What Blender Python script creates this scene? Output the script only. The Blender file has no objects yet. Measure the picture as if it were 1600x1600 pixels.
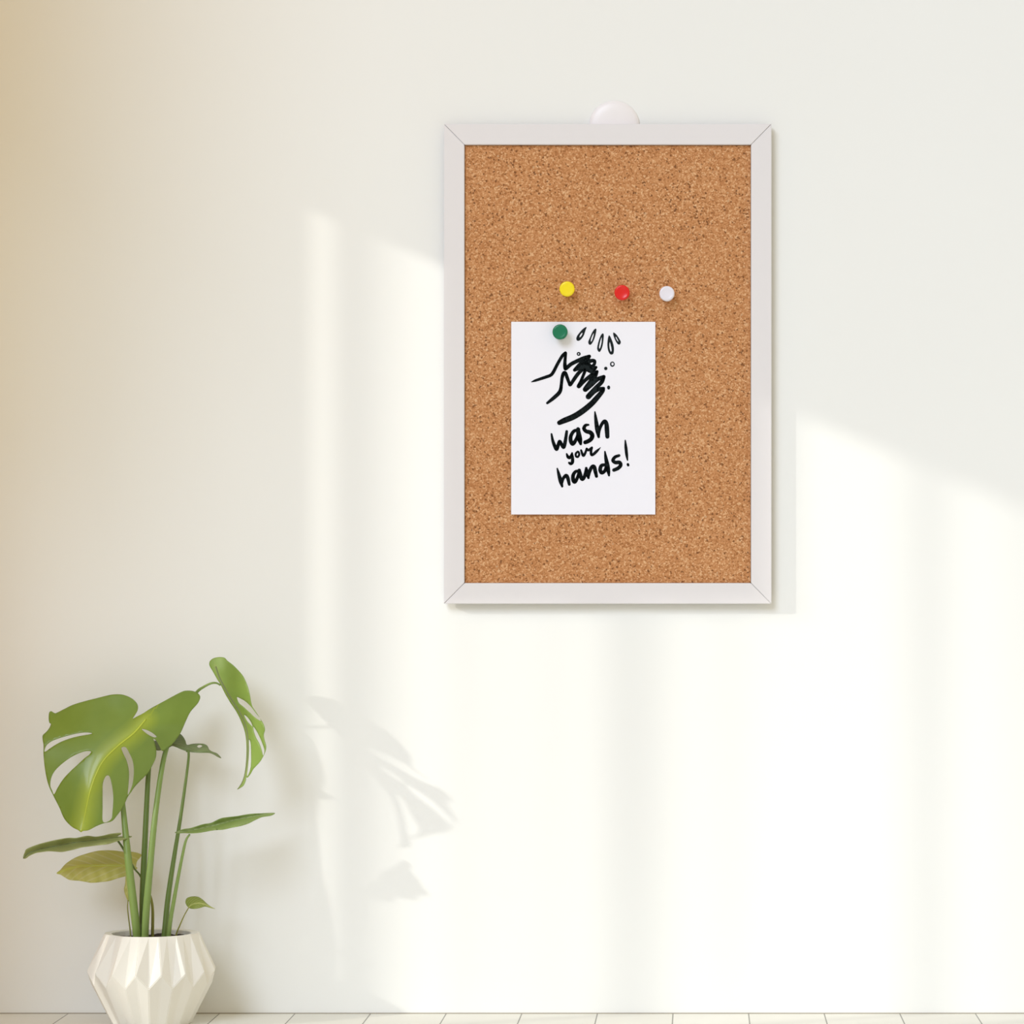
import bpy, bmesh, math, random
import numpy as np
from mathutils import Vector, Matrix
from mathutils.geometry import delaunay_2d_cdt

random.seed(7)
S = bpy.context.scene
COL = S.collection

# ------------------------------------------------------------------ space
# wall plane y=0, floor z=0, x to the right, room towards -y.  1 photo pixel = 1 mm on the wall.
CAM_X, CAM_Z, CAM_D = 1.096, 0.666, 5.5
def P(px, py, w):
    """point at distance w in front of the wall seen at a photo position"""
    k = (CAM_D - w) / CAM_D / 1000.0
    return Vector((CAM_X + (px - 1096) * k, -w, CAM_Z - (py - 918) * k))

def s2l(c):
    return c / 12.92 if c <= .04045 else ((c + .055) / 1.055) ** 2.4
def rgb(r, g, b):
    return (s2l(r / 255), s2l(g / 255), s2l(b / 255), 1)

# ------------------------------------------------------------------ objects
def tag(o, label=None, cat=None, group=None, kind=None):
    if label: o['label'] = label
    if cat: o['category'] = cat
    if group: o['group'] = group
    if kind: o['kind'] = kind
    return o

def obj(name, bm, mat, parent=None, smooth=False):
    me = bpy.data.meshes.new(name)
    bm.to_mesh(me); bm.free()
    o = bpy.data.objects.new(name, me)
    COL.objects.link(o)
    if mat: me.materials.append(mat)
    if smooth:
        for p in me.polygons: p.use_smooth = True
    if parent:
        o.parent = parent
        o.matrix_parent_inverse = Matrix.Translation(-parent.location)
    return o

def empty(name, loc):
    o = bpy.data.objects.new(name, None)
    o.location = loc; o.empty_display_size = .05
    COL.objects.link(o)
    return o

def add_box(bm, a, b):
    r = bmesh.ops.create_cube(bm, size=1)
    for v in r['verts']:
        v.co = Vector([(a[i] + b[i]) / 2 + v.co[i] * (b[i] - a[i]) for i in range(3)])
    return r['verts']

def catmull(pts, n=8):
    pts = [np.array(p, float) for p in pts]
    if len(pts) < 3:
        return [pts[0] + (pts[-1] - pts[0]) * i / n for i in range(n + 1)]
    q = [2 * pts[0] - pts[1]] + pts + [2 * pts[-1] - pts[-2]]
    out = []
    for i in range(1, len(q) - 2):
        for j in range(n):
            t = j / n
            a, b, c, d = q[i - 1], q[i], q[i + 1], q[i + 2]
            out.append(.5 * (2 * b + (c - a) * t + (2 * a - 5 * b + 4 * c - d) * t * t + (3 * b - a - 3 * c + d) * t ** 3))
    out.append(pts[-1])
    return out

def tube_bm(path, seg=12, n=8):
    """path: (x,y,z,r)"""
    pts = catmull(path, n)
    bm = bmesh.new(); rings = []
    up = Vector((0, 1, 0))
    for i, p in enumerate(pts):
        a = Vector(pts[max(i - 1, 0)][:3]); b = Vector(pts[min(i + 1, len(pts) - 1)][:3])
        t = (b - a).normalized()
        u = t.cross(up)
        if u.length < 1e-3: u = t.cross(Vector((1, 0, 0)))
        u.normalize(); v = u.cross(t).normalized(); up = v
        up = Vector((0, 1, 0)) if abs(t.y) < .9 else Vector((1, 0, 0))
        c = Vector(p[:3]); r = max(float(p[3]), 1e-4)
        rings.append([bm.verts.new(c + (u * math.cos(2 * math.pi * k / seg) + v * math.sin(2 * math.pi * k / seg)) * r) for k in range(seg)])
    for A, B in zip(rings, rings[1:]):
        for k in range(seg):
            bm.faces.new((A[k], A[(k + 1) % seg], B[(k + 1) % seg], B[k]))
    bm.faces.new(rings[0][::-1]); bm.faces.new(rings[-1])
    bmesh.ops.recalc_face_normals(bm, faces=bm.faces)
    return bm

def lathe_bm(profile, seg=48):
    """profile of (r,z) revolved round local z"""
    bm = bmesh.new(); rings = []
    for r, z in profile:
        if r < 1e-6:
            rings.append([bm.verts.new((0, 0, z))])
        else:
            rings.append([bm.verts.new((r * math.cos(2 * math.pi * k / seg), r * math.sin(2 * math.pi * k / seg), z)) for k in range(seg)])
    for A, B in zip(rings, rings[1:]):
        for k in range(seg):
            k2 = (k + 1) % seg
            if len(A) == 1 and len(B) == 1: continue
            if len(A) == 1: bm.faces.new((A[0], B[k], B[k2]))
            elif len(B) == 1: bm.faces.new((A[k], B[0], A[k2]))
            else: bm.faces.new((A[k], B[k], B[k2], A[k2]))
    bmesh.ops.recalc_face_normals(bm, faces=bm.faces)
    return bm

# ------------------------------------------------------------------ materials
class NT:
    def __init__(s, name):
        s.m = bpy.data.materials.new(name); s.m.use_nodes = True
        s.t = s.m.node_tree; s.b = s.t.nodes['Principled BSDF']; s.out = s.t.nodes['Material Output']
    def n(s, typ, **kw):
        x = s.t.nodes.new(typ)
        for k, v in kw.items(): setattr(x, k, v)
        return x
    def l(s, a, b): s.t.links.new(a, b)
    def math(s, op, a, b=None, clamp=False):
        x = s.n('ShaderNodeMath', operation=op, use_clamp=clamp)
        for i, v in enumerate((a, b)):
            if v is None: continue
            if isinstance(v, (int, float)): x.inputs[i].default_value = v
            else: s.l(v, x.inputs[i])
        return x.outputs[0]
    def mix(s, f, a, b):
        x = s.n('ShaderNodeMix', data_type='RGBA')
        for i, v in ((0, f), (6, a), (7, b)):
            if isinstance(v, (int, float, tuple)): x.inputs[i].default_value = v
            else: s.l(v, x.inputs[i])
        return x.outputs[2]
    def ramp(s, f, stops, interp='LINEAR'):
        x = s.n('ShaderNodeValToRGB'); x.color_ramp.interpolation = interp
        e = x.color_ramp.elements
        while len(e) < len(stops): e.new(.5)
        for k, (p, c) in zip(e, stops): k.position = p; k.color = c
        s.l(f, x.inputs[0]); return x.outputs[0]
    def pos(s): return s.n('ShaderNodeNewGeometry').outputs['Position']
    def noise(s, scale, detail=3, vec=None):
        x = s.n('ShaderNodeTexNoise'); x.inputs['Scale'].default_value = scale; x.inputs['Detail'].default_value = detail
        s.l(vec if vec else s.n('ShaderNodeTexCoord').outputs['Object'], x.inputs['Vector']); return x.outputs[0]
    def bump(s, h, strength, dist):
        x = s.n('ShaderNodeBump'); x.inputs['Strength'].default_value = strength; x.inputs['Distance'].default_value = dist
        s.l(h, x.inputs['Height']); s.l(x.outputs[0], s.b.inputs['Normal'])

def simple(name, c, rough=.5, spec=.5, var=0.0, scale=20):
    t = NT(name)
    t.b.inputs['Roughness'].default_value = rough
    t.b.inputs['Specular IOR Level'].default_value = spec
    if var:
        d = tuple(x * (1 - var) for x in c[:3]) + (1,)
        t.l(t.mix(t.noise(scale), d, c), t.b.inputs['Base Color'])
    else:
        t.b.inputs['Base Color'].default_value = c
    return t.m

def mat_paint():
    t = NT('white_wall_paint')
    t.l(t.mix(t.noise(1.5, 2), rgb(239, 240, 237), rgb(242, 243, 240)), t.b.inputs['Base Color'])
    t.b.inputs['Roughness'].default_value = .8; t.b.inputs['Specular IOR Level'].default_value = .2
    t.bump(t.noise(700, 2), .05, .0005)
    return t.m

def mat_floor():
    t = NT('pale_floor_boards')
    sp = t.n('ShaderNodeSeparateXYZ'); t.l(t.pos(), sp.inputs[0])
    f = t.math('DIVIDE', t.math('SUBTRACT', sp.outputs[0], -2.0 + .0978 - .00), .11815)
    fr = t.math('FRACT', f)
    edge = t.math('MINIMUM', fr, t.math('SUBTRACT', 1.0, fr))
    line = t.math('LESS_THAN', edge, .0085)
    idn = t.n('ShaderNodeTexWhiteNoise', noise_dimensions='1D'); t.l(t.math('FLOOR', f), idn.inputs['W'])
    base = t.mix(idn.outputs[0], rgb(230, 229, 220), rgb(240, 239, 231))
    mp = t.n('ShaderNodeMapping'); mp.inputs['Scale'].default_value = (30, 2, 1); t.l(t.pos(), mp.inputs[0])
    base = t.mix(t.math('MULTIPLY', t.noise(1.0, 4, mp.outputs[0]), .35), base, rgb(224, 222, 212))
    t.l(t.mix(line, base, rgb(150, 148, 140)), t.b.inputs['Base Color'])
    t.b.inputs['Roughness'].default_value = .5; t.b.inputs['Specular IOR Level'].default_value = .3
    t.bump(t.math('SUBTRACT', 1.0, line), .4, .001)
    return t.m

def mat_cork():
    t = NT('cork_granules')
    tc = t.n('ShaderNodeTexCoord').outputs['Object']
    # warp the granules a little
    mp = t.n('ShaderNodeVectorMath', operation='ADD')
    nz = t.n('ShaderNodeTexNoise'); nz.inputs['Scale'].default_value = 260; t.l(tc, nz.inputs['Vector'])
    sc = t.n('ShaderNodeVectorMath', operation='SCALE'); sc.inputs['Scale'].default_value = .0022
    t.l(nz.outputs['Color'], sc.inputs[0]); t.l(tc, mp.inputs[0]); t.l(sc.outputs[0], mp.inputs[1])
    def voro(scale):
        v = t.n('ShaderNodeTexVoronoi'); v.inputs['Scale'].default_value = scale; t.l(mp.outputs[0], v.inputs['Vector'])
        s = t.n('ShaderNodeSeparateColor'); t.l(v.outputs['Color'], s.inputs[0]); return v, s
    v1, c1 = voro(500); v2, c2 = voro(400)
    a = t.ramp(c1.outputs[0], [(0, rgb(150, 98, 58)), (.16, rgb(178, 120, 74)), (.45, rgb(196, 138, 90)), (.8, rgb(207, 152, 104)), (1, rgb(232, 188, 142))])
    dark = t.math('GREATER_THAN', c2.outputs[1], .965)
    lite = t.math('GREATER_THAN', c2.outputs[2], .965)
    b = t.mix(t.math('MULTIPLY', dark, .8), a, rgb(96, 56, 32))
    b = t.mix(t.math('MULTIPLY', lite, .6), b, rgb(236, 196, 152))
    b = t.mix(t.math('MULTIPLY', t.noise(9, 3), .3), b, rgb(186, 126, 78))
    t.l(b, t.b.inputs['Base Color'])
    t.b.inputs['Roughness'].default_value = .85; t.b.inputs['Specular IOR Level'].default_value = .2
    t.bump(c1.outputs[1], .35, .0006)
    return t.m

def mat_leaf(name, base, dark, rib, vein=0.0, gloss=.28, trans=.3, ribw=.05, nveins=9, veincol=None, coat=0.0):
    t = NT(name)
    at = t.n('ShaderNodeAttribute', attribute_name='along'); ac = t.n('ShaderNodeAttribute', attribute_name='across')
    sa = t.math('ABSOLUTE', ac.outputs['Fac'])
    col = t.mix(t.noise(28, 3), dark, base)
    # pinnate side veins running forward from the midrib
    ph = t.math('MULTIPLY', t.math('SUBTRACT', at.outputs['Fac'], t.math('MULTIPLY', sa, .55)), nveins)
    wv = t.math('ABSOLUTE', t.math('SUBTRACT', t.math('FRACT', ph), .5))
    vn = t.math('SUBTRACT', 1.0, t.math('MULTIPLY', wv, 5.5), clamp=True)
    if vein:
        col = t.mix(t.math('MULTIPLY', vn, vein), col, veincol or rib)
    rb = t.math('SUBTRACT', 1.0, t.math('DIVIDE', sa, ribw), clamp=True)
    col = t.mix(t.math('MULTIPLY', rb, .8), col, rib)
    t.l(col, t.b.inputs['Base Color'])
    t.b.inputs['Roughness'].default_value = gloss
    t.b.inputs['Coat Weight'].default_value = coat; t.b.inputs['Coat Roughness'].default_value = .12
    if vein > .06: t.bump(t.math('SUBTRACT', 1.0, vn), .25, .0012)
    tr = t.n('ShaderNodeBsdfTranslucent'); t.l(col, tr.inputs['Color'])
    mx = t.n('ShaderNodeMixShader'); mx.inputs[0].default_value = trans
    t.l(t.b.outputs[0], mx.inputs[1]); t.l(tr.outputs[0], mx.inputs[2]); t.l(mx.outputs[0], t.out.inputs['Surface'])
    return t.m

def mat_stem(name, base, dark):
    t = NT(name)
    mp = t.n('ShaderNodeMapping'); mp.inputs['Scale'].default_value = (90, 90, 6)
    t.l(t.n('ShaderNodeTexCoord').outputs['Object'], mp.inputs[0])
    t.l(t.mix(t.noise(1, 3, mp.outputs[0]), dark, base), t.b.inputs['Base Color'])
    t.b.inputs['Roughness'].default_value = .4
    return t.m

def mat_soil():
    t = NT('dark_potting_soil')
    n = t.noise(300, 4)
    t.l(t.ramp(n, [(.3, rgb(22, 17, 12)), (.7, rgb(70, 54, 40))]), t.b.inputs['Base Color'])
    t.b.inputs['Roughness'].default_value = .95
    t.bump(n, .8, .003)
    return t.m

def mat_curtain():
    t = NT('sheer_curtain_cloth')
    a = t.n('ShaderNodeAttribute', attribute_name='gather')
    tr = t.n('ShaderNodeBsdfTransparent'); tl = t.n('ShaderNodeBsdfTranslucent'); tl.inputs[0].default_value = rgb(252, 238, 200)
    mx = t.n('ShaderNodeMixShader'); t.l(a.outputs['Fac'], mx.inputs[0]); t.l(tr.outputs[0], mx.inputs[1]); t.l(tl.outputs[0], mx.inputs[2])
    t.l(mx.outputs[0], t.out.inputs['Surface'])
    return t.m

WALL = mat_paint(); FLOOR = mat_floor(); CORK = mat_cork()
TAN = simple('tan_wall_paint', rgb(250, 206, 120), .8, .2, .04, 3)
BOUNCE = simple('warm_bounce_oak', rgb(212, 152, 74), .6, .3, .2, 12)  # for the added panel that bounces warm light
GAP_SHADE = simple('grey_gap_shade', rgb(170, 164, 148), .7)  # grey standing in for shade in the gap under the wall
FRAME = simple('white_painted_wood', rgb(230, 227, 228), .45, .3, .015, 60)
BACK = simple('brown_fibreboard', rgb(70, 50, 38), .8)
HOOK = simple('white_plastic', rgb(240, 236, 237), .35)
PAPER = simple('white_paper', rgb(246, 246, 254), .75, .2, .01, 30)
INK = simple('black_green_marker_ink', rgb(14, 26, 28), .6, .2, .25, 250)
POT = simple('white_matte_ceramic', rgb(236, 234, 226), .6, .3, .01, 40)
SOIL = mat_soil()
LEAF = mat_leaf('monstera_leaf_green', rgb(140, 166, 68), rgb(124, 152, 54), rgb(182, 196, 56), 0.0, .33, .22, .2, 9, coat=.4)
LEAF_R = mat_leaf('monstera_leaf_bright_green', rgb(152, 180, 88), rgb(138, 168, 70), rgb(160, 174, 96), 0.05, .42, .25, .12, 9)
LEAF_D = mat_leaf('leaf_grey_green', rgb(128, 146, 94), rgb(108, 124, 74), rgb(138, 152, 104), .35, .4, .15, .15, 11)
LEAF_O = mat_leaf('leaf_olive_green', rgb(172, 180, 116), rgb(150, 158, 96), rgb(96, 106, 58), .45, .4, .15, .12, 12, rgb(150, 156, 104))
LEAF_G = mat_leaf('leaf_mid_green', rgb(156, 178, 104), rgb(136, 160, 84), rgb(178, 192, 140), .4, .35, .2, .10, 12, rgb(94, 116, 56))
LEAF_Y = mat_leaf('leaf_yellow_green', rgb(206, 204, 92), rgb(206, 200, 128), rgb(226, 230, 80), .5, .45, .3, .10, 5, rgb(224, 220, 168))
LEAF_S = mat_leaf('leaf_light_green', rgb(166, 178, 92), rgb(142, 158, 62), rgb(196, 204, 140), .4, .4, .3, .12, 7, rgb(200, 206, 150))
RIB = simple('leaf_midrib_yellow_green', rgb(184, 198, 62), .35, .5, .1, 60)
RIB_D = simple('leaf_midrib_grey_green', rgb(120, 132, 84), .4, .5, .1, 60)
RIB_K = simple('leaf_crease_dark_green', rgb(88, 104, 50), .5, .5, .1, 60)
RIB_L = simple('leaf_midrib_pale', rgb(200, 204, 110), .4, .5, .1, 60)
STEM = mat_stem('stem_green', rgb(136, 160, 88), rgb(116, 142, 68))
STEM_D = mat_stem('stem_dark_green', rgb(106, 128, 58), rgb(88, 110, 46))
STEM_O = mat_stem('stem_olive', rgb(150, 150, 66), rgb(128, 126, 54))
SHEER = mat_curtain()
WINDOW = simple('white_window_joinery', rgb(235, 233, 226), .5)
BLOCKER = simple('cream_sun_blocker', rgb(226, 216, 196), .9, .1)  # for the added sheet that shades the board

# ------------------------------------------------------------------ setting
def slab(name, a, b, mat, parent=None, kind='structure'):
    bm = bmesh.new(); add_box(bm, a, b)
    o = obj(name, bm, mat, parent)
    if kind: o['kind'] = kind
    return o

LX = -.20                                   # left wall plane
slab('floor', (LX - .1, -7.0, -.06), (4.2, .1, 0), FLOOR)
slab('wall_back', (LX - .1, 0, 0), (4.2, .1, 2.7), WALL)
slab('floor_gap_shade', (LX, -.0012, 0), (4.2, 0, .0016), GAP_SHADE)  # thin strip painting the shadow of the wall-floor gap
WT, W0, W1, W2 = 1.576, .342, 1.01, 1.03     # window head, near-corner jamb, far jamb, wall end
bm = bmesh.new()
add_box(bm, (LX - .08, -W0, 0), (LX, 0, 2.5))
add_box(bm, (LX - .08, -W2, 0), (LX, -W1, 2.5))
add_box(bm, (LX - .08, -W1, WT), (LX, -W0, 2.5))
tag(obj('wall_left', bm, TAN), kind='structure')

bm = bmesh.new(); add_box(bm, (LX, -W0 + .004, .002), (LX + .012, -.002, .80))  # added unseen panel that throws warm bounce onto the back wall's lower left
tag(obj('bounce_panel', bm, BOUNCE), kind='structure')
def wl(px):                                  # where the sun on wall column px comes through the left wall
    return (px / 1000 - LX) / 2.0
bm = bmesh.new()
add_box(bm, (LX - .010, -wl(577) - .004, 0), (LX - .006, -wl(527) - .004, WT))         # mullion
add_box(bm, (LX - .03, -W1, 0), (LX - .006, -W1 + .02, WT))
win = tag(obj('window_1', bm, WINDOW), kind='structure')
# added unseen blocker: slanted sheet in the window that keeps sun off the board
bm = bmesh.new()
fw = .020
top, bot = [], []
for i in range(25):
    w = wl(693) + .014 + (wl(1205) + .015 - wl(693) - .014) * i / 24
    zb = .642 + .84 * (w - fw)
    x = LX + .006 + .003 * math.sin(i * 1.9)
    top.append(bm.verts.new((x, -w, WT + .03))); bot.append(bm.verts.new((x, -w, zb)))
for i in range(24):
    bm.faces.new((top[i], top[i + 1], bot[i + 1], bot[i]))
sw = obj('board_sun_blocker', bm, BLOCKER, win, True)
md = sw.modifiers.new('thick', 'SOLIDIFY'); md.thickness = .002
# sheer curtain with gathers; the denser the gather the less light passes
G = [(470, .3), (540, .3), (573, .62), (600, .55), (622, .35), (645, .06), (690, .0), (712, .22), (735, .26), (760, .12), (790, .20), (820, .14), (850, .26), (885, .24),
     (915, .14), (935, .30), (960, .68), (1000, .72), (1030, .55), (1052, .25), (1080, .10), (1110, .12), (1140, .32), (1160, .22),
     (1185, .0), (1390, .0), (1412, .40), (1450, .62), (1480, .48), (1500, .05), (1550, .0), (1562, .3), (1600, .42), (1680, .2), (1760, .5), (1900, .3), (2080, .4)]
bm = bmesh.new(); cols = []; gv = []; PXE = 1000 * (2 * (W1 - .02) + LX)
N = 260
for i in range(N + 1):
    px = 474 + (PXE - 474) * i / N
    g = float(np.interp(px, [a for a, _ in G], [min(1, b * 1.25) for _, b in G]))
    x = LX + .02 + .006 * math.sin(px * .06)
    cols.append((bm.verts.new((x, -wl(px) + .01, WT + .05)), bm.verts.new((x, -wl(px) + .01, .01)))); gv += [g, g]
for a, b in zip(cols, cols[1:]): bm.faces.new((a[0], b[0], b[1], a[1]))
sh = obj('sheer_curtain', bm, SHEER, win, True)
at = sh.data.attributes.new('gather', 'FLOAT', 'POINT')
at.data.foreach_set('value', gv)

# ------------------------------------------------------------------ wall hook
bm = lathe_bm([(0, .0077), (.012, .0076), (.024, .007), (.033, .006), (.038, .004), (.0395, .0018), (.0395, 0), (0, 0)], 64)
hk = obj('wall_hook', bm, HOOK, None, True)
hk.location = P(960, 197, 0); hk.rotation_euler = (math.pi / 2, 0, 0)
tag(hk, 'round white plastic wall hook peeking out above the top of the cork board', 'hook')

# ------------------------------------------------------------------ cork board
WF, WB = .020, .008
o0, o1 = P(693.5, 193.5, WF), P(1205.5, 943.5, WF)
i0, i1 = P(725.5, 226, WF), P(1173.5, 911, WF)
board = empty('cork_board', (P(949, 943.5, WB).x, -WB, o1.z))
tag(board, 'upright cork notice board in a white wooden frame hung on the wall', 'notice board')
def rail(quad):
    """quad: four (x,z) corners, outer pair then inner pair"""
    g = .00035
    c = Vector((sum(q[0] for q in quad) / 4, sum(q[1] for q in quad) / 4))
    bm = bmesh.new()
    f = [bm.verts.new((q[0], -WF, q[1])) for q in quad]; b = [bm.verts.new((q[0], -WB, q[1])) for q in quad]
    bm.faces.new(f); bm.faces.new(b[::-1])
    for k in range(4): bm.faces.new((f[k], f[(k + 1) % 4], b[(k + 1) % 4], b[k]))
    bmesh.ops.recalc_face_normals(bm, faces=bm.faces)
    bmesh.ops.bevel(bm, geom=[e for e in bm.edges], offset=.0007, segments=2, affect='EDGES')
    return obj('frame_rail', bm, FRAME, board)
g = .0003
rail([(o0.x + g, o0.z), (o1.x - g, o0.z), (i1.x - g, i0.z), (i0.x + g, i0.z)])
rail([(o0.x + g, o1.z), (o1.x - g, o1.z), (i1.x - g, i1.z), (i0.x + g, i1.z)])
rail([(o0.x, o0.z - g), (o0.x, o1.z + g), (i0.x, i1.z + g), (i0.x, i0.z - g)])
rail([(o1.x, o0.z - g), (o1.x, o1.z + g), (i1.x, i1.z + g), (i1.x, i0.z - g)])
WC = .0140
bm = bmesh.new(); add_box(bm, (i0.x + .0006, -WC, i1.z + .0003), (i1.x - .0006, -.0095, i0.z - .0006))
obj('cork_panel', bm, CORK, board)

# ------------------------------------------------------------------ paper
pa, pb = P(799, 503, WC), P(1024, 804, WC)
def lift(x, z):
    """how far the sheet stands off the cork: held at the pin, curling at the foot"""
    v = (pa.z - z) / (pa.z - pb.z); u = (x - pa.x) / (pb.x - pa.x)
    return .0012 + .0022 * v * v + .0018 * (1 - u) ** 2 + .0008 * u * u * u
bm = bmesh.new(); NX, NZ = 18, 24; gr = []
for j in range(NZ + 1):
    row = []
    for i in range(NX + 1):
        x = pa.x + (pb.x - pa.x) * i / NX; z = pa.z + (pb.z - pa.z) * j / NZ
        row.append(bm.verts.new((x, -WC - lift(x, z), z)))
    gr.append(row)
for j in range(NZ):
    for i in range(NX):
        bm.faces.new((gr[j][i], gr[j + 1][i], gr[j + 1][i + 1], gr[j][i + 1]))
sheet = bpy.data.objects.new('paper_note', None); COL.objects.link(sheet)
sheet.location = ((pa.x + pb.x) / 2, -WC, pb.z)
tag(sheet, 'white paper note with black hand washing drawing and lettering pinned to cork', 'note')
so = obj('paper_sheet', bm, PAPER, sheet)
md = so.modifiers.new('thick', 'SOLIDIFY'); md.thickness = .0003; md.offset = -1

def ink_pt(px, py):
    q = P(px, py, WC + .002)
    return Vector((q.x, -WC - lift(q.x, q.z) - .00035, q.z))
def ink_poly(bm, outer, hole=None):
    pts = [Vector(p) for p in outer]; loops = [list(range(len(outer)))]
    if hole:
        loops.append(list(range(len(pts), len(pts) + len(hole)))); pts += [Vector(p) for p in hole]
    edges = [(l[k], l[(k + 1) % len(l)]) for l in loops for k in range(len(l))]
    V, E, F, *_ = delaunay_2d_cdt([p.to_2d() for p in pts], edges, [], 0, 1e-6)
    vs = {}
    for f in F:
        c = sum((V[k] for k in f), Vector((0, 0))) / len(f)
        if not inside(c, outer) or (hole and inside(c, hole)): continue
        for k in f:
            if k not in vs: vs[k] = bm.verts.new(ink_pt(V[k].x, V[k].y))
        try: bm.faces.new([vs[k] for k in f])
        except ValueError: pass
def inside(p, poly):
    x, y = p[0], p[1]; r = False; n = len(poly); j = n - 1
    for i in range(n):
        xi, yi = poly[i][0], poly[i][1]; xj, yj = poly[j][0], poly[j][1]
        if (yi > y) != (yj > y) and x < (xj - xi) * (y - yi) / (yj - yi) + xi: r = not r
        j = i
    return r
def smooth_loop(pts, n=5):
    q = pts[-2:] + pts + pts[:3]
    o = catmull(q, n)
    return [tuple(p[:2]) for p in o[2 * n:(2 + len(pts)) * n]]
def ink_stroke(bm, pts, conv, k, n=7):
    """pts: (x,y,width) in crop units; a width given once carries on"""
    full = []; w = 40
    for p in pts:
        if len(p) > 2: w = p[2]
        q = conv(p[0], p[1]); full.append((q[0], q[1], w * k))
    s = catmull(full, n); L, R = [], []
    def disc(c):
        ring = [bm.verts.new(ink_pt(c[0] + c[2] / 2 * math.cos(a * math.pi / 8), c[1] + c[2] / 2 * math.sin(a * math.pi / 8))) for a in range(16)]
        bm.faces.new(ring)
    for i, p in enumerate(s):
        a, b = s[max(i - 1, 0)], s[min(i + 1, len(s) - 1)]
        d = np.array([b[0] - a[0], b[1] - a[1]]); d = d / (np.linalg.norm(d) + 1e-9)
        nrm = np.array([-d[1], d[0]]) * max(p[2], .3) / 2
        L.append(bm.verts.new(ink_pt(p[0] + nrm[0], p[1] + nrm[1]))); R.append(bm.verts.new(ink_pt(p[0] - nrm[0], p[1] - nrm[1])))
    for i in range(len(s) - 1): bm.faces.new((L[i], L[i + 1], R[i + 1], R[i]))
    for p in s[::2] + [s[-1]]:
        if p[2] > .5: disc(p)
D = lambda x, y: (840 + .1 * x, 500 + .1 * y)
Lc = lambda x, y: (840 + .10625 * x, 620 + .10625 * y)
bm = bmesh.new()
strokes = [
    [(-96, 969, 10), (-40, 948, 34), (60, 915, 42), (140, 888, 45), (205, 862, 46), (245, 815, 48), (310, 690, 46), (380, 570, 46), (425, 522, 44), (438, 520, 42), (432, 590, 44), (426, 680, 50), (432, 745, 58), (445, 758, 52), (520, 692, 55), (620, 640, 56), (720, 598, 60), (808, 568, 50)],
    [(808, 566, 45), (770, 620, 60), (670, 690, 62), (578, 782, 48)],
    [(578, 782, 48), (690, 726, 66), (800, 650, 60), (885, 636, 48), (885, 690, 46), (845, 730, 46)],
    [(700, 690, 60), (780, 690, 60), (850, 750, 60), (915, 738, 38)],
    [(915, 738, 38), (850, 800, 60), (760, 770, 50), (690, 740, 50)],
    [(152, 1298, 36), (240, 1228, 52), (330, 1145, 56), (360, 1085, 52), (372, 1000, 46), (384, 900, 48), (408, 832, 54), (436, 832, 50), (462, 900, 50), (490, 975, 46), (510, 1015, 44), (560, 940, 52), (640, 830, 54), (730, 750, 50)],
    [(755, 765, 46), (720, 850, 44), (680, 950, 46), (640, 1040, 56), (720, 962, 52), (800, 895, 56), (880, 840, 66), (930, 806, 40)],
    [(930, 806, 44), (890, 880, 70), (810, 985, 64), (740, 1090, 66), (840, 1010, 64), (930, 930, 62), (1035, 885, 50)],
    [(1035, 888, 50), (1000, 970, 60), (900, 1070, 62), (790, 1200, 76), (880, 1120, 66), (960, 1080, 56), (1032, 1066, 42)],
    [(1032, 1066, 42), (1015, 1110, 60), (940, 1200, 74), (840, 1310, 80), (700, 1425, 84), (560, 1512, 84), (420, 1570, 80), (340, 1606, 66)],
]
for s in strokes: ink_stroke(bm, s, D, .109)
ink_poly(bm, [D(*p) for p in [(640, 770), (700, 660), (770, 668), (830, 720), (905, 735), (880, 790), (925, 805), (905, 880), (860, 930), (850, 850), (800, 812), (770, 800), (740, 770)]])
ink_poly(bm, [D(*p) for p in [(730, 1080), (860, 930), (960, 900), (930, 960), (840, 1030)]])
ink_poly(bm, [D(*p) for p in [(800, 1170), (920, 1020), (960, 1040), (940, 1090), (860, 1160)]])
drops = [
    ([(765, 110), (745, 170), (722, 240), (675, 305), (630, 326), (605, 300), (617, 250), (670, 180), (720, 130)], [(705, 192), (700, 230), (662, 272), (647, 268), (667, 225)]),
    ([(905, 135), (919, 155), (900, 250), (870, 330), (832, 384), (802, 380), (792, 340), (820, 270), (850, 200), (882, 152)], [(885, 198), (875, 260), (847, 328), (826, 343), (826, 310), (850, 250)]),
    ([(1015, 210), (1033, 230), (1028, 320), (1010, 420), (980, 488), (955, 496), (932, 460), (936, 400), (960, 310), (988, 240)], [(1006, 262), (1006, 330), (991, 400), (971, 452), (958, 452), (955, 420), (971, 350), (990, 290)]),
    ([(1120, 240), (1146, 280), (1180, 370), (1193, 450), (1185, 520), (1155, 540), (1125, 525), (1100, 470), (1090, 390), (1095, 310), (1105, 262)], [(1126, 335), (1146, 400), (1161, 470), (1156, 496), (1141, 496), (1121, 440), (1116, 380)]),
    ([(1188, 195), (1232, 228), (1280, 300), (1300, 345), (1282, 382), (1250, 374), (1215, 320), (1190, 260), (1180, 218)], [(1220, 255), (1250, 300), (1266, 330), (1259, 340), (1235, 310), (1215, 275)]),
]
for a, b in drops:
    cx = sum(p[0] for p in b) / len(b); cy = sum(p[1] for p in b) / len(b)
    b = [(cx + (p[0] - cx) * .78, cy + (p[1] - cy) * .9) for p in b]
    ink_poly(bm, smooth_loop([D(*p) for p in a]), smooth_loop([D(*p) for p in b]))
def ell(cx, cy, rx, ry, n=24): return [D(cx + rx * math.cos(2 * math.pi * k / n), cy + ry * math.sin(2 * math.pi * k / n)) for k in range(n)]
ink_poly(bm, ell(642, 530, 31, 30), ell(640, 530, 11, 11)); ink_poly(bm, ell(1168, 690, 37, 41), ell(1170, 688, 19, 22))
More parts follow.
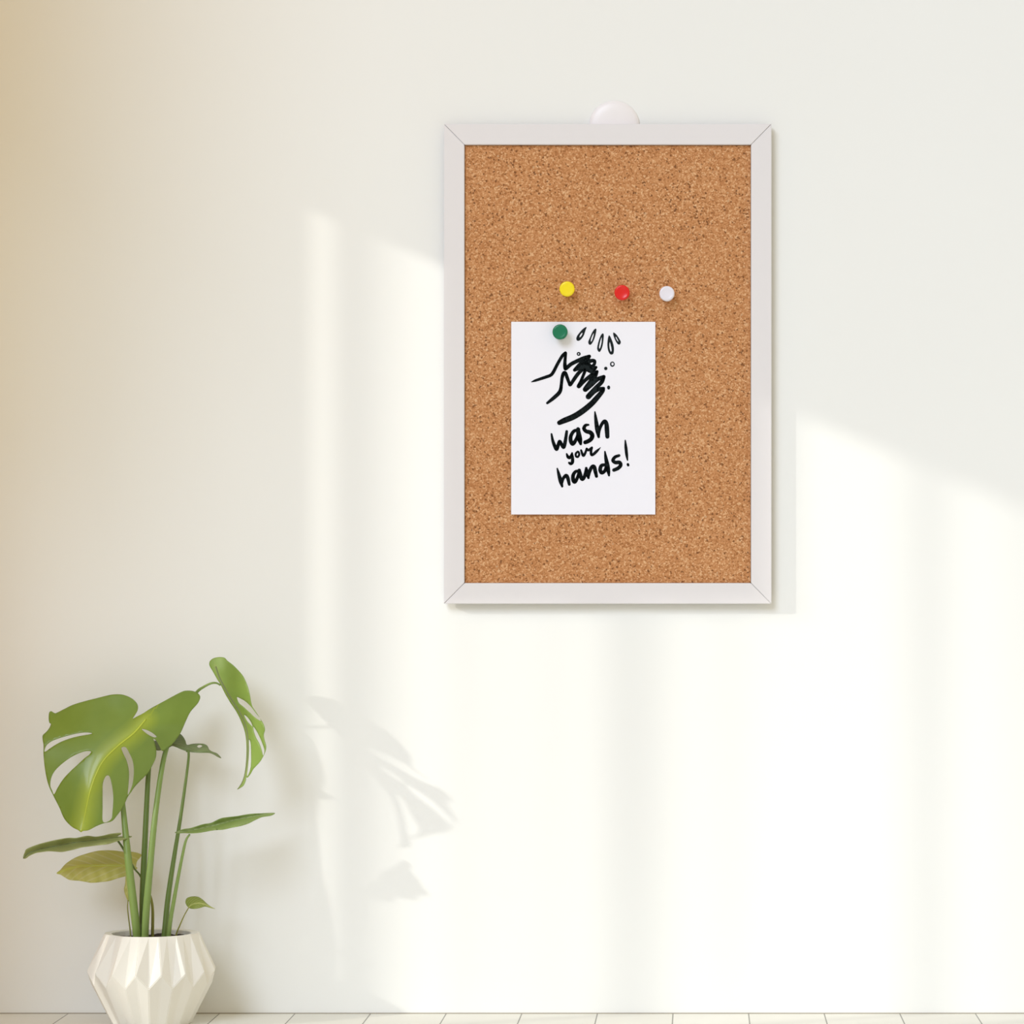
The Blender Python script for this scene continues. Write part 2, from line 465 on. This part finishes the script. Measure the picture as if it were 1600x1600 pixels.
ink_poly(bm, ell(1065, 757, 26, 27)); ink_poly(bm, ell(1110, 1055, 24, 32))
obj('ink_drawing', bm, INK, sheet)
bm = bmesh.new()
letters = [
    [(205, 548, 24), (222, 640, 38), (250, 720, 46), (280, 772, 46), (305, 705, 46), (325, 656, 44), (352, 700, 46), (385, 742, 46), (408, 650, 46), (428, 510, 36)],
    [(590, 490, 40), (535, 505, 44), (492, 570, 48), (486, 640, 52), (515, 692, 54), (560, 640, 46), (590, 560, 40), (600, 480, 50)],
    [(594, 474, 48), (606, 560, 66), (620, 630, 66), (634, 694, 36)],
    [(748, 412, 26), (705, 420, 40), (682, 465, 48), (712, 506, 50), (775, 525, 56), (804, 570, 58), (788, 620, 54), (745, 652, 54), (700, 670, 52)],
    [(843, 222, 18), (855, 320, 42), (876, 470, 58), (898, 590, 34)],
    [(898, 580, 30), (905, 500, 40), (940, 410, 42), (985, 362, 52), (1012, 400, 56), (1020, 490, 60), (1026, 586, 54)],
    [(428, 840, 22), (446, 882, 40), (472, 896, 40), (496, 862, 34), (508, 828, 24)],
    [(506, 832, 26), (514, 900, 40), (512, 960, 44), (488, 986, 38), (464, 972, 30)],
    [(590, 806, 26), (562, 836, 28), (566, 876, 28), (592, 884, 28), (612, 850, 28), (604, 816, 28), (592, 806, 26)],
    [(640, 786, 26), (656, 836, 34), (676, 866, 34), (702, 824, 32), (722, 762, 28)],
    [(722, 764, 28), (752, 784, 34), (800, 744, 24), (786, 800, 34), (790, 848, 36), (815, 850, 36), (870, 800, 36), (928, 744, 6)],
    [(290, 1056, 20), (312, 1140, 42), (340, 1240, 54), (362, 1318, 30)],
    [(356, 1270, 36), (378, 1200, 40), (420, 1158, 46), (446, 1200, 48), (466, 1288, 38)],
    [(602, 1090, 36), (555, 1104, 42), (522, 1160, 48), (526, 1230, 52), (552, 1250, 48), (590, 1180, 42), (616, 1080, 40)],
    [(612, 1078, 40), (626, 1140, 54), (648, 1208, 46), (676, 1200, 46), (704, 1130, 46), (716, 1050, 34)],
    [(714, 1050, 34), (730, 1120, 56), (748, 1192, 34)],
    [(746, 1180, 36), (764, 1100, 46), (800, 1030, 46), (832, 1030, 50), (850, 1100, 50), (866, 1170, 40)],
    [(990, 1000, 40), (940, 1012, 46), (920, 1070, 50), (942, 1116, 50), (985, 1094, 44), (1012, 1030, 44)],
    [(990, 806, 20), (1004, 900, 44), (1026, 1010, 58), (1040, 1090, 52), (1050, 1156, 28)],
    [(1198, 864, 36), (1140, 886, 42), (1108, 935, 46), (1144, 966, 48), (1204, 966, 50), (1222, 1006, 48), (1184, 1050, 48), (1122, 1078, 46)],
    [(1289, 642, 18), (1298, 740, 38), (1310, 850, 38), (1322, 932, 18)],
    [(1328, 994, 34), (1332, 1006, 34)],
]
for s in letters: ink_stroke(bm, s, Lc, .12)
obj('lettering', bm, INK, sheet)

# ------------------------------------------------------------------ push pins
def pin(px, py, col, name, label, tilt, stand, rim):
    m = simple(name, col, .25, .5)
    m.node_tree.nodes['Principled BSDF'].inputs['Subsurface Weight'].default_value = .15
    m.node_tree.nodes['Principled BSDF'].inputs['Subsurface Radius'].default_value = (.003, .003, .003)
    H = .019                                   # whole plastic body
    q = P(px, py, WC + stand + H)
    e = empty('push_pin', (q.x, -(WC + stand), q.z))
    tag(e, label, 'push pin', 'push pins on the cork board')
    e2 = bpy.data.objects.new('head', lathe_mesh('head', [(0, H - rim), (.0072, H - rim), (.0082, H - rim * .5), (.0092, H), (.0106, H - .0004), (.0116, H - .0014), (.0119, H - .003), (.0114, H - .0048), (.0095, H - .006), (.0066, H - .0075), (0, H - .0075)], m))
    g2 = bpy.data.objects.new('grip', lathe_mesh('grip', [(0, H - .0074), (.0066, H - .0074), (.0058, H - .010), (.0058, .005), (.0068, .0042), (.0095, .0032), (.0104, .002), (.0102, .0006), (.0094, 0), (0, 0)], m))
    n2 = bpy.data.objects.new('needle', lathe_mesh('needle', [(.0006, .0002), (.0006, -.003), (0, -.0055 - stand * .2)], STEEL))
    for o in (e2, g2, n2):
        COL.objects.link(o); o.parent = e
    e.rotation_euler = (math.pi / 2 + tilt[1], tilt[0], 0)
    return e
def lathe_mesh(name, prof, m):
    bm = lathe_bm(prof, 40); me = bpy.data.meshes.new(name); bm.to_mesh(me); bm.free(); me.materials.append(m)
    for p in me.polygons: p.use_smooth = True
    return me
STEEL = simple('pin_steel', rgb(190, 190, 195), .25); STEEL.node_tree.nodes['Principled BSDF'].inputs['Metallic'].default_value = 1
pin(886, 451, rgb(252, 228, 24), 'yellow_plastic', 'yellow push pin stuck in the cork, leftmost of the upper row', (.02, .02), .0005, .0003)
pin(972, 457, rgb(228, 26, 20), 'red_plastic', 'red push pin stuck in the cork between the yellow and white pins', (0, 0), .0005, .0008)
pin(1042, 459.5, rgb(234, 231, 240), 'white_plastic_pin', 'white push pin stuck in the cork to the right of the red pin', (.06, -.06), .0010, .0004)
pin(875, 518.5, rgb(4, 120, 82), 'green_plastic', 'green push pin holding the white paper note to the cork', (0, 0), .0036, .0004)

# ------------------------------------------------------------------ potted plant
PW = .118                                      # pot axis, distance from the wall
pc = P(237, 1584, PW); PX = pc.x
plant = empty('potted_monstera', (PX, -PW, 0))
tag(plant, 'potted plant with split green leaves in a white faceted pot on the floor', 'potted plant')
k = (CAM_D - PW) / CAM_D
zr = P(237, 1457, PW).z
R_rim, R_out, R_in, R_base = .0735 * k, .1008 * k, .0940 * k, .060 * k
zH, zL = P(237, 1524, PW + .09).z, P(237, 1546, PW + .09).z
NP = 16
bm = bmesh.new()
def ring(r, z, off=0.0, n=2 * NP):
    return [bm.verts.new((PX + (r[j % 2] if isinstance(r, tuple) else r) * math.sin(a0 + j * math.pi / NP),
                          -PW - (r[j % 2] if isinstance(r, tuple) else r) * math.cos(a0 + j * math.pi / NP),
                          z[j % 2] if isinstance(z, tuple) else z)) for j in range(n)]
a0 = math.radians(-5.2)
rb = ring((R_base * .985, R_base * 1.03), 0.0)
mid = ring((R_out, R_in), (zH, zL))
rm = ring((R_rim * 1.01, R_rim * .985), zr)
ri = ring(R_rim - .0125 * k, zr - .001); rd = ring(R_rim - .0135 * k, .05)
for A, B in ((rb, mid), (mid, rm)):
    for j in range(2 * NP):
        j2 = (j + 1) % (2 * NP)
        bm.faces.new((A[j], A[j2], B[j2], B[j]))
for A, B in ((rm, ri), (ri, rd)):
    for j in range(2 * NP):
        j2 = (j + 1) % (2 * NP); bm.faces.new((A[j], A[j2], B[j2], B[j]))
bm.faces.new(rd); bm.faces.new(rb[::-1])
bmesh.ops.recalc_face_normals(bm, faces=bm.faces)
sharp = [e for e in bm.edges if len(e.link_faces) == 2 and e.calc_face_angle(0) > .12]
bmesh.ops.bevel(bm, geom=sharp, offset=.0009, segments=2, affect='EDGES')
obj('pot', bm, POT, plant)
# soil
bm = bmesh.new(); rings = []; RS = R_rim - .0132 * k
for i in range(9):
    r = RS * i / 8
    rings.append([bm.verts.new((PX + r * math.cos(a), -PW + r * math.sin(a), zr - .0085 + random.uniform(-.0015, .002))) for a in [2 * math.pi * q / 40 for q in range(40)]] if i else [bm.verts.new((PX, -PW, zr - .007))])
for A, B in zip(rings, rings[1:]):
    for q in range(40):
        q2 = (q + 1) % 40
        bm.faces.new((A[0], B[q], B[q2]) if len(A) == 1 else (A[q], B[q], B[q2], A[q2]))
bmesh.ops.recalc_face_normals(bm, faces=bm.faces)
obj('soil', bm, SOIL, plant, True)

# stems: (px,py,distance from wall,radius in px)
def stem(pts, m, parent=plant, name='stem'):
    path = []
    for px, py, w, r in pts:
        q = P(px, py, w); path.append((q.x, q.y, q.z, r / 1000 * (CAM_D - w) / CAM_D))
    return obj(name, tube_bm(path, 14, 6), m, parent, True)

class Leaf:
    def __init__(s, outline, holes, rib, ctrl, fold, mat, ribmat, ribr=(1.4, .5), conv=lambda x, y: (x, y), step=3.0, wave=(0, 1), rounded=True, ribshow=True, soft=.003, name='leaf'):
        f = lambda L: [conv(*p) for p in L]
        out = f(outline); hol = [f(h) for h in holes]
        if rounded:
            out = smooth_loop(out, 4); hol = [smooth_loop(h, 4) for h in hol]
        s.rib = [np.array(p[:2]) for p in catmull(f(rib), 8)]
        # thin plate surface through the control points
        C = np.array([[*conv(a, b), w] for a, b, w in ctrl]); n = len(C)
        def U(r2): return np.where(r2 > 0, r2 * np.log(r2 + 1e-12), 0)
        X = C[:, :2] / 100
        K = U(((X[:, None] - X[None]) ** 2).sum(-1)); Pm = np.hstack([np.ones((n, 1)), X])
        A = np.block([[K + np.eye(n) * 1e-4, Pm], [Pm.T, np.zeros((3, 3))]])
        sol = np.linalg.solve(A, np.concatenate([C[:, 2], np.zeros(3)]))
        s.X, s.sol, s.U, s.fold, s.wave, s.soft = X, sol, U, fold, wave, soft
        cum = [0]
        for a, b in zip(s.rib, s.rib[1:]): cum.append(cum[-1] + np.linalg.norm(b - a))
        s.cum = cum
        # fill
        pts = list(out); edges = [(i, (i + 1) % len(out)) for i in range(len(out))]
        for h in hol:
            b = len(pts); pts += h; edges += [(b + i, b + (i + 1) % len(h)) for i in range(len(h))]
        xs = [p[0] for p in out]; ys = [p[1] for p in out]
        bnd = np.array(pts)
        y = min(ys); row = 0
        while y < max(ys):
            x = min(xs) + (row % 2) * step / 2
            while x < max(xs):
                if inside((x, y), out) and not any(inside((x, y), h) for h in hol) and ((bnd - (x, y)) ** 2).sum(1).min() > (step * .45) ** 2:
                    pts.append((x, y))
                x += step
            y += step * .87; row += 1
        V, E, F, *_ = delaunay_2d_cdt([Vector(p) for p in pts], edges, [], 0, 1e-5)
        bm = bmesh.new(); vs = {}; T, A2 = [], []
        half = max(abs(s.coord(p)[1]) for p in out) or 1
        for fc in F:
            c = sum((V[i] for i in fc), Vector((0, 0))) / len(fc)
            if not inside(c, out) or any(inside(c, h) for h in hol): continue
            for i in fc:
                if i not in vs:
                    vs[i] = bm.verts.new(s.at(V[i].x, V[i].y)); t, d = s.coord(V[i]); T.append(t); A2.append(d / half)
            try: bm.faces.new([vs[i] for i in fc])
            except ValueError: pass
        bmesh.ops.recalc_face_normals(bm, faces=bm.faces)
        tot = sum((f.normal.y * f.calc_area() for f in bm.faces))
        if tot > 0: bmesh.ops.reverse_faces(bm, faces=bm.faces)
        o = obj(name, bm, mat, plant, True); s.o = o
        for nm, dat in (('along', T), ('across', A2)):
            a = o.data.attributes.new(nm, 'FLOAT', 'POINT'); a.data.foreach_set('value', dat)
        md = o.modifiers.new('thick', 'SOLIDIFY'); md.thickness = .0006; md.offset = 0
        if ribshow:
            path = []; m = len(s.rib)
            for i, p in enumerate(s.rib):
                q = s.at(p[0], p[1]); r = (ribr[0] + (ribr[1] - ribr[0]) * i / (m - 1)) / 1000
                path.append((q.x, q.y - r * .35, q.z, r))
            obj('midrib', tube_bm(path, 8, 1), ribmat, o, True)
    def coord(s, p):
        p = np.array([p[0], p[1]]); best = (1e9, 0, 0)
        for i, (a, b) in enumerate(zip(s.rib, s.rib[1:])):
            d = b - a; L2 = d @ d + 1e-12; t = min(1, max(0, (p - a) @ d / L2)); q = a + d * t
            e = np.linalg.norm(p - q)
            if e < best[0]:
                sg = d[0] * (p[1] - a[1]) - d[1] * (p[0] - a[0])
                best = (e, (s.cum[i] + t * math.sqrt(L2)) / s.cum[-1], e if sg > 0 else -e)
        return best[1], best[2]
    def depth(s, x, y):
        X = np.array([x, y]) / 100
        k = s.U(((s.X - X) ** 2).sum(-1)) @ s.sol[:len(s.X)] + s.sol[-3] + s.sol[-2:] @ X
        t, d = s.coord((x, y))
        fl = s.fold if not isinstance(s.fold, tuple) else (s.fold[0] if d > 0 else s.fold[1])
        a = abs(d) / 1000
        k += fl * (math.sqrt(a * a + s.soft ** 2) - s.soft)
        if s.wave[0]: k += s.wave[0] * math.sin(2 * math.pi * (s.wave[1] * t + .12 * abs(d) / 10)) * min(1, abs(d) / 8)
        return float(k)
    def at(s, x, y): return P(x, y, s.depth(x, y))

c1 = lambda x, y: (20 + .1875 * x, 1000 + .1875 * y)
c2 = lambda x, y: (220 + .14375 * x, 1000 + .14375 * y)
c3 = lambda x, y: (20 + .1375 * x, 1240 + .1375 * y)
c4 = lambda x, y: (200 + .15625 * x, 1200 + .15625 * y)

# the large split leaf
big = Leaf(
    [(1000, 655), (1030, 640), (1085, 612), (1150, 570), (1260, 510), (1400, 435), (1455, 422), (1510, 428), (1548, 450), (1562, 480), (1540, 530), (1480, 600), (1440, 680),
     (1400, 770), (1345, 850), (1290, 900), (1245, 925), (1220, 880), (1195, 838), (1172, 822), (1180, 850), (1192, 895), (1196, 940), (1190, 985), (1160, 1050), (1120, 1115), (1060, 1175), (1010, 1230),
     (985, 1268), (955, 1312), (920, 1390), (870, 1460), (825, 1510), (750, 1530), (690, 1555), (630, 1586), (585, 1592), (568, 1602), (545, 1585), (490, 1555), (430, 1490), (390, 1400), (340, 1300),
     (303, 1222), (280, 1140), (264, 1040), (256, 940), (257, 880), (249, 830), (250, 795), (275, 770), (302, 738), (318, 700), (305, 690), (299, 650), (304, 605), (322, 594), (350, 610), (372, 604), (430, 575), (500, 541), (600, 510), (700, 485),
     (800, 460), (860, 453), (920, 457), (980, 480), (1020, 510), (1042, 545), (1040, 585), (1018, 625)],
    [[(268, 932), (270, 898), (290, 868), (335, 838), (420, 808), (520, 782), (600, 770), (660, 776), (640, 786), (560, 800), (480, 820), (400, 850), (330, 890)],
     [(312, 1212), (320, 1150), (347, 1095), (400, 1040), (480, 980), (560, 940), (620, 925), (652, 930), (638, 955), (595, 988), (540, 1040), (480, 1095), (420, 1160), (375, 1230), (345, 1285), (328, 1255)],
     [(750, 1200), (768, 1145), (792, 1128), (812, 1150), (830, 1230), (838, 1320), (832, 1420), (818, 1495), (752, 1515), (748, 1400), (748, 1280)],
     [(905, 900), (938, 893), (965, 930), (1000, 1010), (1009, 1100), (1000, 1190), (984, 1242), (958, 1290), (964, 1200), (968, 1100), (950, 1010), (922, 950)],
     [(1075, 742), (1120, 752), (1168, 778), (1198, 806), (1180, 812), (1145, 798), (1105, 772)]],
    [(1110, 660), (1010, 775), (880, 880), (760, 1000), (690, 1130), (640, 1280), (605, 1440), (572, 1595)],
    [(1110, 660, 0.1224), (1010, 775, 0.1320), (760, 1000, 0.1496), (640, 1280, 0.1624), (572, 1595, 0.1656), (250, 830, 0.1400), (340, 1290, 0.1521), (330, 640, 0.1192), (860, 455, 0.1144), (1040, 560, 0.1144), (430, 1480, 0.1544),
     (1190, 960, 0.1224), (1000, 1240, 0.1368), (870, 1450, 0.1464), (1455, 425, 0.1000), (1560, 480, 0.1032), (1245, 920, 0.1160), (1300, 700, 0.1208)],
    -.24, LEAF, RIB, (1.3, .7), c1, 3.0, (0.0, 5), soft=.005)
# small curled tip showing behind its upper left edge is part of the outline above

# leaf arching over on the right
right = Leaf(
    [(750, 285), (745, 250), (762, 218), (800, 195), (860, 186), (910, 193), (942, 226), (1000, 270), (1060, 330), (1110, 390), (1145, 460), (1170, 530), (1186, 600), (1197, 670), (1213, 725),
     (1262, 798), (1312, 878), (1340, 930), (1348, 980), (1336, 1030), (1346, 1090), (1362, 1150), (1356, 1205), (1330, 1265), (1290, 1330), (1225, 1400), (1195, 1452), (1160, 1495), (1146, 1492),
     (1140, 1530), (1118, 1580), (1085, 1605), (1048, 1624), (1080, 1580), (1112, 1510), (1134, 1420), (1146, 1300), (1150, 1180), (1144, 1070), (1126, 975), (1090, 880), (1040, 780), (980, 690), (920, 590), (870, 490), (830, 425), (785, 345)],
    [[(1045, 622), (1085, 636), (1140, 668), (1195, 720), (1245, 785), (1290, 842), (1306, 880), (1250, 850), (1180, 785), (1110, 722), (1065, 682)],
     [(1122, 815), (1160, 838), (1200, 895), (1216, 940), (1190, 920), (1155, 880)],
     [(1222, 940), (1260, 990), (1300, 1070), (1332, 1150), (1346, 1205), (1330, 1258), (1314, 1200), (1290, 1130), (1252, 1060), (1230, 1000)],
     [(1176, 1085), (1194, 1120), (1200, 1250), (1196, 1380), (1172, 1460), (1152, 1475), (1166, 1350), (1176, 1200)]],
    [(815, 290), (860, 420), (930, 550), (1010, 680), (1080, 790), (1130, 900), (1160, 1020), (1166, 1150), (1160, 1300), (1140, 1430), (1110, 1530), (1060, 1618)],
    [(750, 270, .072), (860, 188, .076), (860, 420, .080), (1060, 330, .098), (1010, 680, .090), (1180, 600, .118), (1130, 900, .098), (1340, 950, .136), (1160, 1150, .108), (1355, 1180, .140), (1140, 1430, .114), (1225, 1400, .130), (1060, 1618, .118), (980, 690, .088), (1120, 975, .096)],
    -.02, LEAF_R, RIB_D, (1.2, .8), c2, 2.6, (0.0006, 5))

# small grey-green leaf behind the big one
Leaf(
    [(140, 1100), (200, 1095), (290, 1090), (350, 1100), (385, 1050), (418, 1018), (455, 1045), (485, 1095), (502, 1140), (560, 1130), (620, 1126), (682, 1130), (722, 1150), (746, 1195), (778, 1214), (822, 1230), (852, 1255), (874, 1284), (838, 1272), (790, 1243), (740, 1227),
     (660, 1226), (580, 1222), (510, 1212), (440, 1188), (380, 1162), (340, 1152), (300, 1172), (230, 1195), (168, 1196), (150, 1150)],
    [[(612, 1160), (622, 1144), (650, 1140), (667, 1150), (655, 1166), (632, 1172)]],
    [(300, 1125), (400, 1140), (500, 1165), (600, 1190), (720, 1190), (790, 1228), (870, 1282)],
    [(140, 1100, .062), (300, 1100, .066), (420, 1020, .060), (500, 1165, .080), (168, 1196, .082), (340, 1152, .086), (580, 1222, .092), (620, 1126, .076), (740, 1227, .090), (720, 1150, .080), (870, 1282, .086)],
    -.1, LEAF_D, RIB_D, (.9, .5), c2, 2.6)

# long narrow leaf on the left, seen along its edge
Leaf(
    [(118, 737), (122, 705), (136, 670), (150, 636), (200, 610), (280, 580), (370, 555), (460, 533), (560, 514), (640, 503), (720, 504), (800, 488), (860, 480), (940, 490), (1030, 477), (1100, 459), (1170, 450), (1226, 447), (1230, 462), (1190, 484),
     (1250, 486), (1300, 480), (1352, 485), (1335, 500), (1290, 515), (1230, 531), (1170, 546), (1080, 574), (980, 585), (880, 598), (780, 612), (700, 634), (620, 652), (550, 663), (480, 658), (400, 655), (320, 665), (260, 676), (190, 706), (150, 735)],
    [],
    [(1330, 490), (1190, 498), (1000, 520), (850, 538), (700, 556), (540, 586), (400, 612), (280, 640), (180, 680), (120, 735)],
    [(1330, 490, 0.1250), (1000, 520, 0.1350), (700, 556, 0.1430), (400, 612, 0.1490), (120, 735, 0.1530), (1100, 460, 0.1318), (640, 503, 0.1422), (280, 580, 0.1494), (1080, 574, 0.1350), (620, 652, 0.1462), (320, 665, 0.1518)],
    (1.6, 2.6), LEAF_O, RIB_K, (.8, .4), c3, 2.2, (0.0026, 5), soft=.0008)

# yellow-green heart leaf lower left
Leaf(
    [(498, 905), (540, 868), (600, 800), (680, 745), (760, 708), (850, 680), (940, 656), (1040, 645), (1150, 648), (1230, 658), (1310, 662), (1375, 664), (1430, 679), (1466, 696), (1444, 730), (1412, 770), (1402, 830), (1416, 846), (1390, 868), (1345, 872),
     (1320, 900), (1300, 932), (1200, 960), (1100, 992), (1000, 1006), (900, 1014), (820, 1002), (740, 990), (650, 982), (600, 958), (548, 924)],
    [],
    [(1360, 838), (1250, 820), (1100, 816), (950, 818), (800, 822), (700, 838), (600, 868), (505, 903)],
    [(1360, 838, .086), (1100, 816, .098), (800, 822, .106), (505, 903, .112), (1040, 645, .066), (1230, 658, .062), (1440, 690, .064), (760, 708, .082), (1000, 1006, .114), (1300, 932, .100), (740, 990, .116)],
    -.22, LEAF_Y, RIB_L, (1.0, .5), c3, 2.6, (0.0010, 6))
# rolled young yellow leaf hanging beside the stems
Leaf(
    [(1282, 930), (1312, 926), (1330, 1000), (1340, 1110), (1328, 1200), (1310, 1224), (1282, 1160), (1265, 1090), (1278, 1015)], [],
    [(1296, 930), (1304, 1020), (1306, 1120), (1308, 1215)],
    [(1296, 930, .100), (1306, 1120, .104), (1308, 1215, .104), (1265, 1090, .098), (1340, 1110, .098)],
    -.4, LEAF_Y, RIB_L, (.7, .4), c3, 2.0)
# long narrow leaf on the right
Leaf(
    [(1468, 450), (1400, 449), (1330, 454), (1250, 457), (1180, 465), (1100, 480), (1020, 489), (940, 500), (890, 520), (830, 549), (760, 560), (690, 581), (620, 602), (560, 610), (500, 630), (468, 645), (500, 653), (560, 650), (620, 653), (700, 649), (780, 636),
     (860, 622), (950, 616), (1040, 596), (1120, 581), (1200, 556), (1270, 521), (1340, 491), (1420, 478), (1452, 466)], [],
    [(475, 644), (600, 628), (720, 605), (850, 577), (960, 548), (1100, 512), (1220, 490), (1350, 466), (1460, 451)],
    [(475, 644, .128), (720, 605, .122), (960, 548, .114), (1220, 490, .104), (1460, 451, .096), (830, 549, .114), (1100, 480, .104), (860, 622, .122), (1120, 581, .112)],
    (2.4, 1.5), LEAF_G, RIB_K, (.7, .3), c4, 2.2, (0.0022, 5), soft=.0008)
# small young leaf on the right
Leaf(
    [(575, 1336), (590, 1302), (640, 1285), (700, 1289), (748, 1318), (790, 1358), (832, 1388), (872, 1409), (822, 1398), (770, 1386), (720, 1400), (660, 1409), (612, 1401), (585, 1372)], [],
    [(604, 1396), (640, 1366), (700, 1352), (760, 1362), (820, 1388), (868, 1408)],
    [(604, 1396, .118), (700, 1352, .122), (868, 1408, .116), (640, 1285, .110), (660, 1409, .128), (575, 1336, .112)],
    -.2, LEAF_S, RIB_L, (.6, .3), c4, 2.2)

# petioles down to the soil
zS = 1476
stem([(190, 1238, .108, 3.6), (196, 1300, .124, 5.0), (200, 1340, .136, 5.8), (207, 1400, .134, 6.3), (213, 1450, .130, 6.6), (216, zS, .125, 6.6)], STEM)
stem([(236, 1160, .094, 3.6), (232, 1206, .096, 3.8), (229, 1262, .100, 4.2), (226, 1325, .108, 4.6), (223, 1400, .110, 5.0), (222, zS, .112, 5.0)], STEM_D)
stem([c2(866, 492) + (.081, 1.3), c2(820, 468) + (.082, 1.5), c2(760, 472) + (.084, 1.7), c2(680, 512) + (.078, 2.0), c2(610, 566) + (.072, 2.4), (290, 1105, .070, 2.8), (272, 1140, .072, 3.3), (256, 1185, .086, 3.9), (243, 1270, .116, 4.5), (234, 1360, .128, 5.2), (228, 1430, .130, 5.8), (226, zS, .128, 5.8)], STEM)
stem([c2(498, 1205) + (.088, 1.8), c2(520, 1225) + (.090, 1.9), (293, 1200, .092, 2.1), (282, 1278, .100, 2.8), (272, 1340, .106, 3.5), (263, 1400, .112, 4.2), (258, 1450, .116, 4.6), (256, zS, .116, 4.6)], STEM_D)
stem([c4(618, 662) + (.130, 1.4), (290, 1315, .132, 2.0), (282, 1352, .134, 2.5), (273, 1400, .134, 3.0), (266, 1440, .132, 3.4), (262, zS, .130, 3.5)], STEM)
stem([c4(205, 1230) + (.108, 1.6), c4(232, 1310) + (.110, 2.0), c4(246, 1400) + (.112, 2.2), c4(248, 1520) + (.114, 2.4), (238, zS, .114, 2.4)], STEM_O)
stem([c3(1195, 538) + (.130, 1.6), c3(1245, 610) + (.124, 1.8), c3(1300, 700) + (.118, 2.0), c3(1380, 850) + (.116, 1.4), c3(1455, 950) + (.108, 1.5), (224, 1395, .106, 1.8), (230, zS, .104, 1.8)], STEM_D)
stem([c3(1308, 1212) + (.104, .7), c3(1304, 1300) + (.106, .9), c3(1318, 1430) + (.108, 1.0), c3(1334, 1560) + (.110, 1.1), (205, zS, .112, 1.1)], STEM_O)
stem([c4(606, 1398) + (.118, .8), c4(565, 1470) + (.118, .9), c4(520, 1570) + (.118, 1.1), (276, 1458, .118, 1.2), (272, zS, .118, 1.2)], STEM_O)

# ------------------------------------------------------------------ light
sun = bpy.data.lights.new('sun', 'SUN'); sun.energy = 1.7; sun.angle = math.radians(1.25); sun.color = (1, .97, .89)
so_ = bpy.data.objects.new('sun', sun); COL.objects.link(so_)
so_.rotation_euler = Vector((2, 1, -.84)).to_track_quat('-Z', 'Y').to_euler()
so_.location = (-2, -2, 3)
sky = bpy.data.lights.new('skylight', 'SUN'); sky.energy = 1.2; sky.angle = math.radians(26); sky.color = (.89, .99, 1.19)
sk = bpy.data.objects.new('skylight', sky); COL.objects.link(sk)
sk.rotation_euler = Vector((.44, 1, -.62)).to_track_quat('-Z', 'Y').to_euler()
sk.location = (-1, -3, 3)
W = bpy.data.worlds.new('World'); S.world = W; W.use_nodes = True
nt = W.node_tree; bg = nt.nodes['Background']
tc = nt.nodes.new('ShaderNodeTexCoord'); sp = nt.nodes.new('ShaderNodeSeparateXYZ'); nt.links.new(tc.outputs['Generated'], sp.inputs[0])
rp = nt.nodes.new('ShaderNodeValToRGB'); mr = nt.nodes.new('ShaderNodeMapRange')
mr.inputs[1].default_value = -1; mr.inputs[2].default_value = 1
nt.links.new(sp.outputs[2], mr.inputs[0]); nt.links.new(mr.outputs[0], rp.inputs[0])
rp.color_ramp.elements[0].color = (.70, .69, .66, 1); rp.color_ramp.elements[1].color = (.95, .95, .95, 1)
mx = nt.nodes.new('ShaderNodeMix'); mx.data_type = 'RGBA'      # cool daylight from the window side, warm from the room side
mr2 = nt.nodes.new('ShaderNodeMapRange'); mr2.inputs[1].default_value = -.9; mr2.inputs[2].default_value = .9
nt.links.new(sp.outputs[0], mr2.inputs[0]); nt.links.new(mr2.outputs[0], mx.inputs[0])
mx.inputs[6].default_value = (.80, .86, .96, 1); mx.inputs[7].default_value = (1.22, 1.03, .70, 1)
ml = nt.nodes.new('ShaderNodeMix'); ml.data_type = 'RGBA'; ml.blend_type = 'MULTIPLY'; ml.inputs[0].default_value = 1
nt.links.new(rp.outputs[0], ml.inputs[6]); nt.links.new(mx.outputs[2], ml.inputs[7])
nt.links.new(ml.outputs[2], bg.inputs[0]); bg.inputs[1].default_value = .72

# ------------------------------------------------------------------ camera
cam = bpy.data.cameras.new('camera'); co = bpy.data.objects.new('camera', cam); COL.objects.link(co)
co.location = (CAM_X, -CAM_D, CAM_Z); co.rotation_euler = (math.pi / 2, 0, 0)
cam.sensor_width = 36; cam.lens = 36 * CAM_D / 1.6
cam.shift_x = -(1096 - 800) / 1600; cam.shift_y = (918 - 800) / 1600
S.camera = co
S.view_settings.view_transform = 'Standard'; S.view_settings.look = 'None'
S.view_settings.gamma = 1; S.view_settings.use_curve_mapping = False; S.view_settings.exposure = 0
